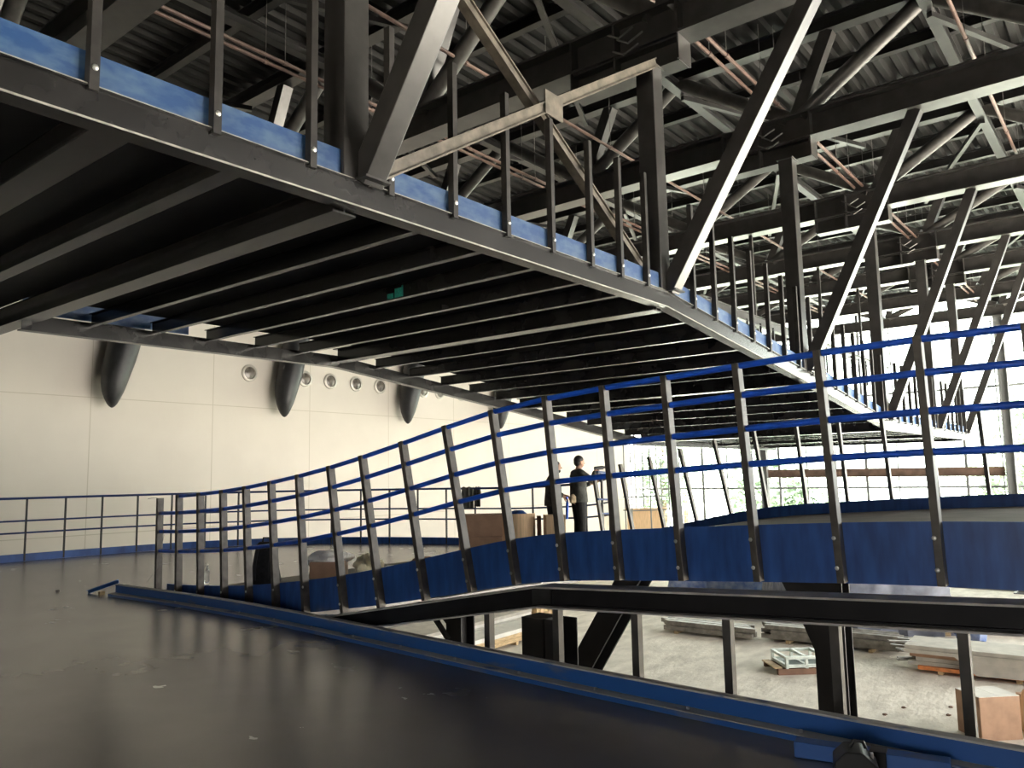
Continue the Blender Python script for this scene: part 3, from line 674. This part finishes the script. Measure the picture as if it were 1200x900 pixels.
# right stack with torn ends
t = boardstack('board_stack', (20.6, 2.6), R(-88), 4.2, 1.2, 6, .085, ['board', 'board', 'card', 'board', 'board', 'orange'][::-1], 'long stack of grey boards with an orange layer on the ground at the right', 'board stack', .07)
b = MB(); rnd = random.Random(4)
for i in range(9): b.bar((-2.3-.25*rnd.random(), rnd.uniform(-.55, .5), .2+.05*i), (-1.75, rnd.uniform(-.55, .5), .2+.045*i), .10, .025)
b.build('loose_end', 'stock', t, smooth=False)
o = MB(); o.loft([[(-1.2, -.64, .46), (.5, -.66, .47), (.7, -.70, .12), (-.75, -.74, .10)], [(-1.2, -.66, .46), (.5, -.68, .47), (.7, -.72, .12), (-.75, -.76, .10)]]).build('hanging_sheet', 'board', t, smooth=False)
beamstack((21.7, 6.9), R(92), 3.4, 6, 3, .12, 'stack of long grey steel sections behind the small green rack')
beamstack((21.3, 10.2), R(91), 2.6, 5, 2, .13, 'stack of long grey steel sections left of the one behind the green rack')
boardstack('panel_stack', (24.9, 11.7), R(-60), 1.6, 1.1, 6, .07, ['board_white'], 'short white panel stack behind the steel sections', 'board stack', .02)
# left sheet stacks
boardstack('panel_stack', (16.8, 15.75), R(2), 5.4, 1.5, 5, .09, ['board_white', 'board', 'board_white'], 'long flat stack of white panels under the left end of the ramp', 'board stack', .10)
boardstack('panel_stack', (17.3, 14.2), R(2), 5.0, .8, 3, .11, ['wood', 'wood', 'board_white'], 'low stack of timber planks and white boards right of the long white panels', 'board stack', .06)
boardstack('panel_stack', (17.6, 17.75), R(2), 5.6, 1.9, 6, .09, ['lilac', 'board', 'lilac'], 'pile of lilac grey sheets behind the long white panels', 'board stack', .08)
t = empty('timber_pile', (20.75, 15.6, GZ), 'pile of pale cut timber blocks glimpsed under the beam knee', 'timber pile', None, R(2)); rnd = random.Random(8)
for j in range(6):
    for i in range(7):
        b = MB(); b.box(-.75+i*.21+rnd.uniform(-.02, .02), -.57+i*.21, -.4, .4+rnd.uniform(-.1, .1), j*.15, j*.15+.135); b.build('timber', 'wood' if rnd.random() < .75 else 'card_light', t, smooth=False)
# small green-white rack on its pallet
t = empty('parts_rack', (18.75, 6.72, GZ), 'small pale green two-bay rack on a timber skid in the middle of the ground', 'rack', None, R(-48))
b = MB()
for x in (-.45, 0, .45):
    for y in (-.42, .42): b.box(x-.03, x+.03, y-.03, y+.03, .13, .36)
for z in (.15, .33):
    for y in (-.42, .42): b.box(-.48, .48, y-.03, y+.03, z, z+.06)
    for x in (-.45, 0, .45): b.box(x-.035, x+.035, -.42, .42, z, z+.06)
b.build('frame', 'rack', t, smooth=False)
for x0_ in (-.42, .03):
    b = MB(); b.box(x0_, x0_+.39, -.39, .39, .135, .19); b.build('tray', 'rack_dark', t, smooth=False)
for y0_ in (-.46, .36):
    b = MB(); b.box(-.66, .60, y0_, y0_+.10, 0, .13); b.build('runner', 'card_dark', t, smooth=False)
b = MB(); b.box(-.72, -.55, -.40, .40, .131, .16); b.build('skid_board', 'wood', t, smooth=False)
# tarp covered stores
def tarped(loc, rz, w, d, h, m, label, seed, sag=.12):
    t = empty('covered_stack', (loc[0], loc[1], GZ), label, 'covered stack', 'tarpaulin covered stacks', rz)
    rnd = random.Random(seed); n = 64; rings = []; ph = [rnd.uniform(0, 6.28) for _ in range(8)]
    per = []
    for i in range(n):
        a = 2*math.pi*i/n; c, s_ = math.cos(a), math.sin(a); k = 1/max(abs(c), abs(s_))
        k = min(k, 1.34)
        per.append((c*k, s_*k, a))
    for z, g in [(0, 1.06), (h*.3, 1.03), (h*.7, 1.0), (h*.93, .99), (h, .93), (h*1.0, .5), (h*.985, .05)]:
        ring = []
        for i, (cx, cy, a) in enumerate(per):
            f = (1-z/h*.75)*.06
            wv = f*(math.sin(9*a+ph[0])+.7*math.sin(17*a+ph[1])+.5*math.sin(27*a+ph[2]))*g
            top = 0 if z < h*.9 else .03*math.sin(5*cx+ph[3])*math.sin(4*cy+ph[4])*g
            ring.append((cx*w/2*g*(1+wv), cy*d/2*g*(1+wv), z+top))
        rings.append(ring)
    b = MB(); b.loft(rings); b.build('cover', m, t)
    b = MB(); b.box(-w/2*.95, w/2*.95, -d/2*.95, d/2*.95, -.0, .10); b.build('pallet', 'wood', t, smooth=False)
    return t
tarped((24.75, 6.4), R(-62), 3.1, 2.0, 1.62, 'tarp', 'large stack under a grey tarpaulin behind the thin studs', 2)
tarped((26.6, 8.6), R(-62), 3.4, 1.8, 1.45, 'tarp_pale', 'stack under a shiny pale plastic cover just left of the grey tarpaulin', 6)
tarped((27.5, 12.6), R(-62), 3.2, 1.8, 1.35, 'tarp_blue', 'stack under a crumpled blue tarpaulin below the middle of the ramp skirt', 5)
o = lump('tarp_bundle', (24.0, 4.05, GZ+.33), .45, .4, .38, 'tarp_blue', None, 21, .5); tag(o, 'crumpled blue tarpaulin bundle at the right foot of the grey covered stack', 'tarpaulin')
boardstack('pallet_stack', (26.4, 3.1), R(-72), 2.4, 1.1, 4, .10, ['wood', 'board'], 'low pale pallet stack right of the blue tarpaulin bundle', 'pallet stack', .08)
boardstack('pallet_stack', (26.9, .3), R(-72), 2.6, 1.1, 4, .10, ['wood', 'card_light'], 'low pale pallet stack at the right edge behind the long grey boards', 'pallet stack', .08)
# cartons on the ground at the right edge
carton('carton', (16.02, 2.56, GZ), .72, .62, .70, R(-46), 'brown carton with white top flaps on the ground at the right edge', 'cartons on the ground', 'card', lid='white_flap')
carton('carton', (16.55, 1.75, GZ), .7, .62, .62, R(-57), 'brown carton partly cut by the right edge, beside the carton with white flaps', 'cartons on the ground', 'card')
o = lump('paper_roll', (16.22, 2.03, GZ+.36), .07, .09, .42, 'card_light', None, 31, .3); tag(o, 'crumpled pale paper wedged between the two cartons at the right edge', 'paper')
rnd = random.Random(17)
for i in range(6):
    x = rnd.uniform(14.8, 17.5); y = rnd.uniform(2.9, 4.6)
    o = lump('debris_scrap', (0, 0, .012), .055, .035, .016, 'card_dark', None, 40+i, .5); o.location = (x, y, GZ); tag(o, 'small brown scrap on the dust-covered ground left of the cartons', 'debris', 'scraps on the ground')

# ------------------------------------------------------------------ window side
for k, (y, lab) in enumerate([(13.25, 'left'), (4.05, 'right')]):
    t = empty('facade_column', (ENDX-.45, y, 0), 'grey steel column in front of the glazed end wall, %s one of the two' % lab, 'column', 'facade columns')
    b = MB(); b.sweep([(0, 0, -3), (0, 0, 8.2)], prof_i(.30, .30, .02, .02), (0, 1, 0)); b.build('shaft', 'mullion', t, smooth=False)
    b = MB(); b.box(-.25, .25, -.25, .25, -3, -2.96); b.build('base_plate', 'mullion', t, smooth=False)
b = MB(); b.sweep([(ENDX-.42, 13.1, 1.42), (ENDX-.42, 4.25, 1.36)], prof_i(.34, .3, .02, .02)); o = b.build('facade_beam', 'rust', smooth=False); tag(o, 'rusty brown beam across the windows between the two facade columns', 'beam')
# scaffold by the end of the cream wall
t = empty('scaffold_frame', (32.2, 18.0, GZ), 'thin pipe scaffold with pale boards at the end of the cream wall', 'scaffold', None, R(-38))
b = MB()
for x in (-.9, 0, .9):
    for y in (-.4, .4): b.tube([(x, y, 0), (x, y, 6.1 if x < .5 else 5.2)], .03, 6)
b.build('standard', 'mullion', t)
b = MB()
for z in (1.9, 2.9, 3.5, 4.6):
    for y in (-.4, .4): b.tube([(-1, y, z), (1, y, z)], .025, 6)
    b.tube([(-.9, -.4, z), (-.9, .4, z)], .025, 6)
b.build('ledger', 'mullion', t)
b = MB(); b.box(-.95, .95, -.36, .36, 2.93, 2.98); b.box(-.85, .85, .30, .34, 1.2, 2.9); b.build('platform', 'card_light', t, smooth=False)

# trees beyond the glass
def tree(x, y, h, r_, label, seed):
    t = empty('tree', (x, y, -3.05), label, 'tree', 'trees beyond the glass'); rnd = random.Random(seed)
    b = MB(); b.loft([[(q*math.cos(2*math.pi*i/9)+dx, q*math.sin(2*math.pi*i/9), z) for i in range(9)] for q, z, dx in [(.24, 0, 0), (.17, h*.3, .05), (.11, h*.6, .0), (.04, h*.9, .05)]]); b.build('trunk', 'bark', t)
    b = MB()
    for i in range(1500):
        d = V((rnd.gauss(0, 1), rnd.gauss(0, 1), rnd.gauss(0, 1))).normalized()*(rnd.random()**.4)
        k = 1+.3*math.sin(5*d.x+seed)*math.sin(6*d.y)+.2*math.sin(9*d.z)
        c = V((d.x*r_*k, d.y*r_*k, h*.62+d.z*h*.36*k)); s_ = rnd.uniform(.12, .26)
        a = V((rnd.gauss(0, 1), rnd.gauss(0, 1), rnd.gauss(0, .5))).normalized(); e = a.orthogonal().normalized()
        b.add([c-a*s_, c+e*s_*.5, c+a*s_, c-e*s_*.5], [(0, 1, 2, 3)])
    b.build('crown', 'leaf', t, smooth=False, rec=False)
for i, a in enumerate([(46, 24.5, 7.5, 2.0, 'slim green tree behind the left part of the glazed wall'), (45, 17.6, 6.5, 2.1, 'bushy green tree seen left of the left facade column'), (40.5, 14.0, 4.6, 1.5, 'low green tree just right of the left facade column'),
                       (52, 6.2, 6, 2.6, 'pale green tree far out near the right facade column'), (43, 3.3, 9.5, 2.3, 'tall green tree at the right edge beyond the glass'), (58, 29, 9, 3, 'large tree far out behind the scaffold')]): tree(*a, seed=i+3)

# ------------------------------------------------------------------ jacket on the far railing
def rail_pt(y):   # point of the far railing at a given y (right-hand branch)
    best = min((p for p in cr_ if p.x > 10), key=lambda p: abs(p.y-y)); return best
jp = rail_pt(12.30)
t = empty('jacket', (jp.x, jp.y, jp.z), 'dark jacket hung over the far railing left of the cartons', 'jacket', None, HD-.25)
for nm, xa, xb, zl, m in (('body', -.20, .07, .82, 'grey_cloth'), ('sleeve', .12, .23, .86, 'black_cloth')):
    b = MB(); rings = []; n = 10
    for z, yo in [(zl, -.05), (zl+.2, -.055), (HT-.05, -.04), (HT+.03, -.02), (HT+.035, .02), (HT-.05, .045), (zl+.25, .05)]:
        rings.append([(xa+(xb-xa)*i/n+(-.015 if z < HT-.1 else 0)*(1 if i < n/2 else -1), yo+.008*math.sin(i*1.9), z+.012*math.sin(i*1.3)) for i in range(n+1)] + [(xa+(xb-xa)*i/n, yo*.45+.008*math.sin(i*1.9), z-.012) for i in range(n, -1, -1)])
    b.loft(rings); b.build(nm, m, t)

# ------------------------------------------------------------------ people
def fuse(b, voxel, smooth_it=3):
    me = b.mesh('tmp'); o = bpy.data.objects.new('tmp', me); COL.objects.link(o)
    m = o.modifiers.new('r', 'REMESH'); m.mode = 'VOXEL'; m.voxel_size = voxel; m.use_smooth_shade = True
    s = o.modifiers.new('s', 'SMOOTH'); s.iterations = smooth_it; s.factor = .5
    dg = bpy.context.evaluated_depsgraph_get(); dg.update()
    nm = bpy.data.meshes.new_from_object(o.evaluated_get(dg)); bpy.data.objects.remove(o)
    nm.polygons.foreach_set('use_smooth', [True]*len(nm.polygons)); return nm
def part(name, b, m, parent, voxel=.011, it=3):
    me = fuse(b, voxel, it); me.name = name; me.materials.clear(); me.materials.append(M[m])
    o = bpy.data.objects.new(name, me); COL.objects.link(o); o.parent = parent; return o
def chain(b, pts):
    for (p, r0), (q, r1) in zip(pts, pts[1:]): b.capsule(p, q, r0, r1)
def hand(b, wrist, d, palm_n, curl, side):
    """palm and five curled fingers; d = pointing direction, palm_n = palm normal"""
    d = V(d).normalized(); n_ = V(palm_n); n_ = (n_-d*n_.dot(d)).normalized(); s_ = d.cross(n_)*side; w = V(wrist)
    for k in (-1, -.3, .3, 1): b.capsule(w+s_*.016*k, w+d*.085+s_*.028*k, .016, .0125, 8)
    for k, L in ((-1, .062), (-.33, .078), (.33, .084), (1, .074)):
        p = w+d*.088+s_*.029*k; dd = d.copy(); r_ = .0095
        for seg in (.45, .32, .23):
            dd = (dd*math.cos(curl)+n_*math.sin(curl)).normalized(); n2 = p+dd*L*seg; b.capsule(p, n2, r_, r_*.92, 8); p = n2; r_ *= .92
            nn_ = n_
    p = w+d*.02+s_*.028; dd = (d*.75+s_*.75+n_*.35).normalized(); q = p+dd*.045; b.capsule(p, q, .013, .011, 8); b.capsule(q, q+(d*.8+n_*.5).normalized()*.035, .011, .009, 8)
def person(loc, heading, label, shirt, arms, lean=0., head_turn=0., beard=False, stance=.10, fat=1.0):
    t = empty('person', loc, label, 'person', None, heading); Y = V((0, 1, 0))
    hip = V((0, 0, .90)); chest = V((.02+lean*.35, 0, 1.24)); neck = V((.03+lean*.55, 0, 1.44)); hd = V((.06+lean*.7, 0, 1.60))
    rot = Matrix.Rotation(head_turn, 3, 'Z')
    body = MB()
    chain(body, [(hip, .11), (chest, .12), (neck, .06)]); chain(body, [(neck-V((0, 0, .05)), .062), (hd-V((.01, 0, .06)), .055)])
    body.ball(hd+V((0, 0, .01)), .098, .077, .105, rot); body.ball(hd+rot@V((.022, 0, -.055)), .066, .056, .058, rot)      # skull, jaw
    body.capsule(hd+rot@V((.088, 0, .005)), hd+rot@V((.108, 0, -.025)), .011, .015, 8)                                 # nose
    body.capsule(hd+rot@V((.083, -.022, -.058)), hd+rot@V((.083, .022, -.058)), .009, .009, 8)                           # lips
    for s_ in (-1, 1):
        body.ball(hd+rot@V((-.008, .076*s_, -.008)), .020, .010, .030, rot); body.capsule(hd+rot@V((.082, .014*s_, .034)), hd+rot@V((.074, .045*s_, .036)), .009, .008, 8)
        f_ = V((.01, stance*s_, .08)); body_leg = [(hip+Y*.085*s_, .075), (V((.02, stance*.95*s_, .50)), .05), (f_, .04)]; chain(body, body_leg)
        body.capsule(V((.01, stance*s_, .045)), V((.15, stance*s_*1.15, .035)), .035, .03)
    cl = MB(); tr = MB(); sh = MB()
    for s_, a in zip((-1, 1), arms):
        shd = neck+V((-.01, .185*s_, -.05)); el, wr, hd_, pn, cu, sleeve = a
        el = V(el); wr = V(wr); chain(body, [(shd, .048), (el, .038), (wr, .026)]); hand(body, wr+(V(hd_).normalized()*.01), hd_, pn, cu, s_)
        if sleeve == 'short': chain(cl, [(shd, .068), (shd+(el-shd)*.85, .062)])
        else: chain(cl, [(shd, .068), (el, .056), (el+(wr-el)*.86, .044)])
        cl.capsule(shd, neck+V((0, .05*s_, -.02)), .068, .065)
    o = part('body', body, 'skin', t, .0085, 2)
    # body uses its own mesh: rename the figure root's surface
    # shirt: torso loft with hem
    rings = []
    for z, rx, ry in [(.86, .140, .190), (.93, .142, .188), (1.02, .138, .178), (1.14, .130, .178), (1.26, .132, .196), (1.36, .115, .19), (1.42, .085, .12), (1.455, .066, .075)]:
        dx = lean*max(0, z-.9)*.95+.01
        rings.append([(dx+rx*fat*math.cos(2*math.pi*i/20)*(1+.03*math.sin(3*i+z*20)), ry*(1+(fat-1)*.5)*math.sin(2*math.pi*i/20), z) for i in range(20)])
    cl.loft(rings); part('shirt', cl, shirt, t, .012, 3)
    for s_ in (-1, 1):
        chain(tr, [(hip+V((0, .085*s_, .0)), .108), (V((.025, stance*.95*s_, .50)), .078), (V((.005, stance*s_, .09)), .066)])
        sh.capsule(V((-.045, stance*s_, .045)), V((.13, stance*s_*1.15, .04)), .045, .04); sh.capsule(V((0, stance*s_, .05)), V((0, stance*s_, .10)), .045, .045)
    tr.ball((0, 0, .93), .132, .176, .10)
    part('trousers', tr, 'trouser', t, .012, 3); part('shoes', sh, 'shoe', t, .010, 2)
    hb = MB(); hb.ball(hd+rot@V((-.014, 0, .035)), .100, .083, .092, rot); hb.ball(hd+rot@V((-.048, 0, -.005)), .062, .072, .078, rot)
    if beard: pass
    ho = part('hair', hb, 'hair', t, .009, 1)
    if beard:
        bb = MB(); bb.ball(hd+rot@V((.034, 0, -.078)), .060, .056, .042, rot); part('beard', bb, 'hair', t, .009, 1)
    for s_ in (-1, 1):
        b = MB(); b.ball(hd+rot@V((.083, .030*s_, .018)), .009, .012, .008, rot, 8, 6); b.build('eye', 'hair', t)
    return t
# right worker: both arms forward, drilling into the end post
HA = R(-32)
PA = V((12.0, 8.1, rs(8.1)+.002))
pa = person(PA, HA, 'person in dark grey shirt and black trousers holding out a drill', 'grey_cloth',
       [((.15, -.31, 1.25), (.29, -.13, 1.42), (1, .2, .1), (0, .6, -.6), .75, 'long'), ((.15, .28, 1.14), (.29, .06, 1.20), (1, -.1, .2), (0, -.6, .6), .7, 'long')], lean=-.03, head_turn=R(8), fat=1.13)
b = MB(); b.ball((-.17, -.13, .93), .06, .05, .09); b.box(-.22, -.12, -.17, -.09, .86, .98); part('tool_pouch', b, 'pouch', pa, .012, 2)
dr = empty('power_drill', PA, 'black cordless drill held out at chest height by the right worker', 'drill', None, HA)
b = MB(); b.tube([(.30, -.10, 1.475), (.47, -.10, 1.49)], .034, 12); b.build('motor', 'black_plastic', dr)
b = MB(); b.tube([(.47, -.10, 1.49), (.53, -.10, 1.495)], .022, 10); b.tube([(.53, -.10, 1.495), (.62, -.10, 1.503)], .006, 8); b.build('chuck', 'far_post', dr)
b = MB(); b.bar((.36, -.10, 1.46), (.34, -.10, 1.34), .035, .045, (1, 0, 0)); b.build('grip', 'black_plastic', dr, smooth=False, bevel=.006)
b = MB(); b.box(.29, .40, -.135, -.065, 1.28, 1.335); b.build('battery', 'black_plastic', dr, smooth=False, bevel=.006)
HB = R(-50); PB = V((12.14, 8.79, rs(8.79)+.002))
pb_ = person(PB, HB, 'person in dark brown shirt holding a blue bar, left of the two workers', 'shirt_brown',
       [((-.06, -.29, 1.13), (.20, -.22, 1.04), (1, .1, -.5), (0, .5, -.5), .8, 'long'), ((.0, .27, 1.13), (.24, .14, 1.05), (1, -.2, -.3), (0, -.5, -.5), .8, 'long')], lean=.05, head_turn=R(-5), beard=True, fat=1.12)
b = MB(); b.tube([(.27, -.235, 1.03), (.275, -.235, .92), (.26, -.235, .62)], .028, 10); bb_ = b.build('blue_bar', 'blue_rail'); bb_.location = PB; bb_.rotation_euler = (0, 0, HB); tag(bb_, 'short blue bar held upright in the hand of the left worker', 'bar')
for o in (pa, dr, pb_, bb_): o.scale = (.97, .97, .97)

# ------------------------------------------------------------------ daylight
w = bpy.data.worlds.new('sky'); sc.world = w; w.use_nodes = True; nt = w.node_tree
bg = nt.nodes['Background']; bg.inputs['Color'].default_value = (1.0, .965, .915, 1); bg.inputs['Strength'].default_value = 9.5
def portal(loc, rot, sx, sy):
    l = bpy.data.lights.new('portal', 'AREA'); l.shape = 'RECTANGLE'; l.size = sx; l.size_y = sy; l.cycles.is_portal = True
    o = bpy.data.objects.new('daylight_portal', l); COL.objects.link(o); o.location = loc; o.rotation_euler = rot
portal((21.9, -14.2, 2.75), (R(90), 0, 0), 25.4, 11.5)
portal((ENDX+.3, 3, 2.75), (R(90), 0, R(90)), 34, 11.5)

sl = bpy.data.lights.new('sun', 'SUN'); sl.energy = 95; sl.angle = R(1.5); sl.color = (1, .97, .92)
so = bpy.data.objects.new('sun', sl); COL.objects.link(so); so.rotation_euler = V((-.16, .62, -.77)).to_track_quat('-Z', 'Y').to_euler()
sc.view_settings.view_transform = 'Standard'; sc.view_settings.look = 'None'; sc.view_settings.gamma = 1; sc.view_settings.use_curve_mapping = False
sc.view_settings.exposure = 0.0
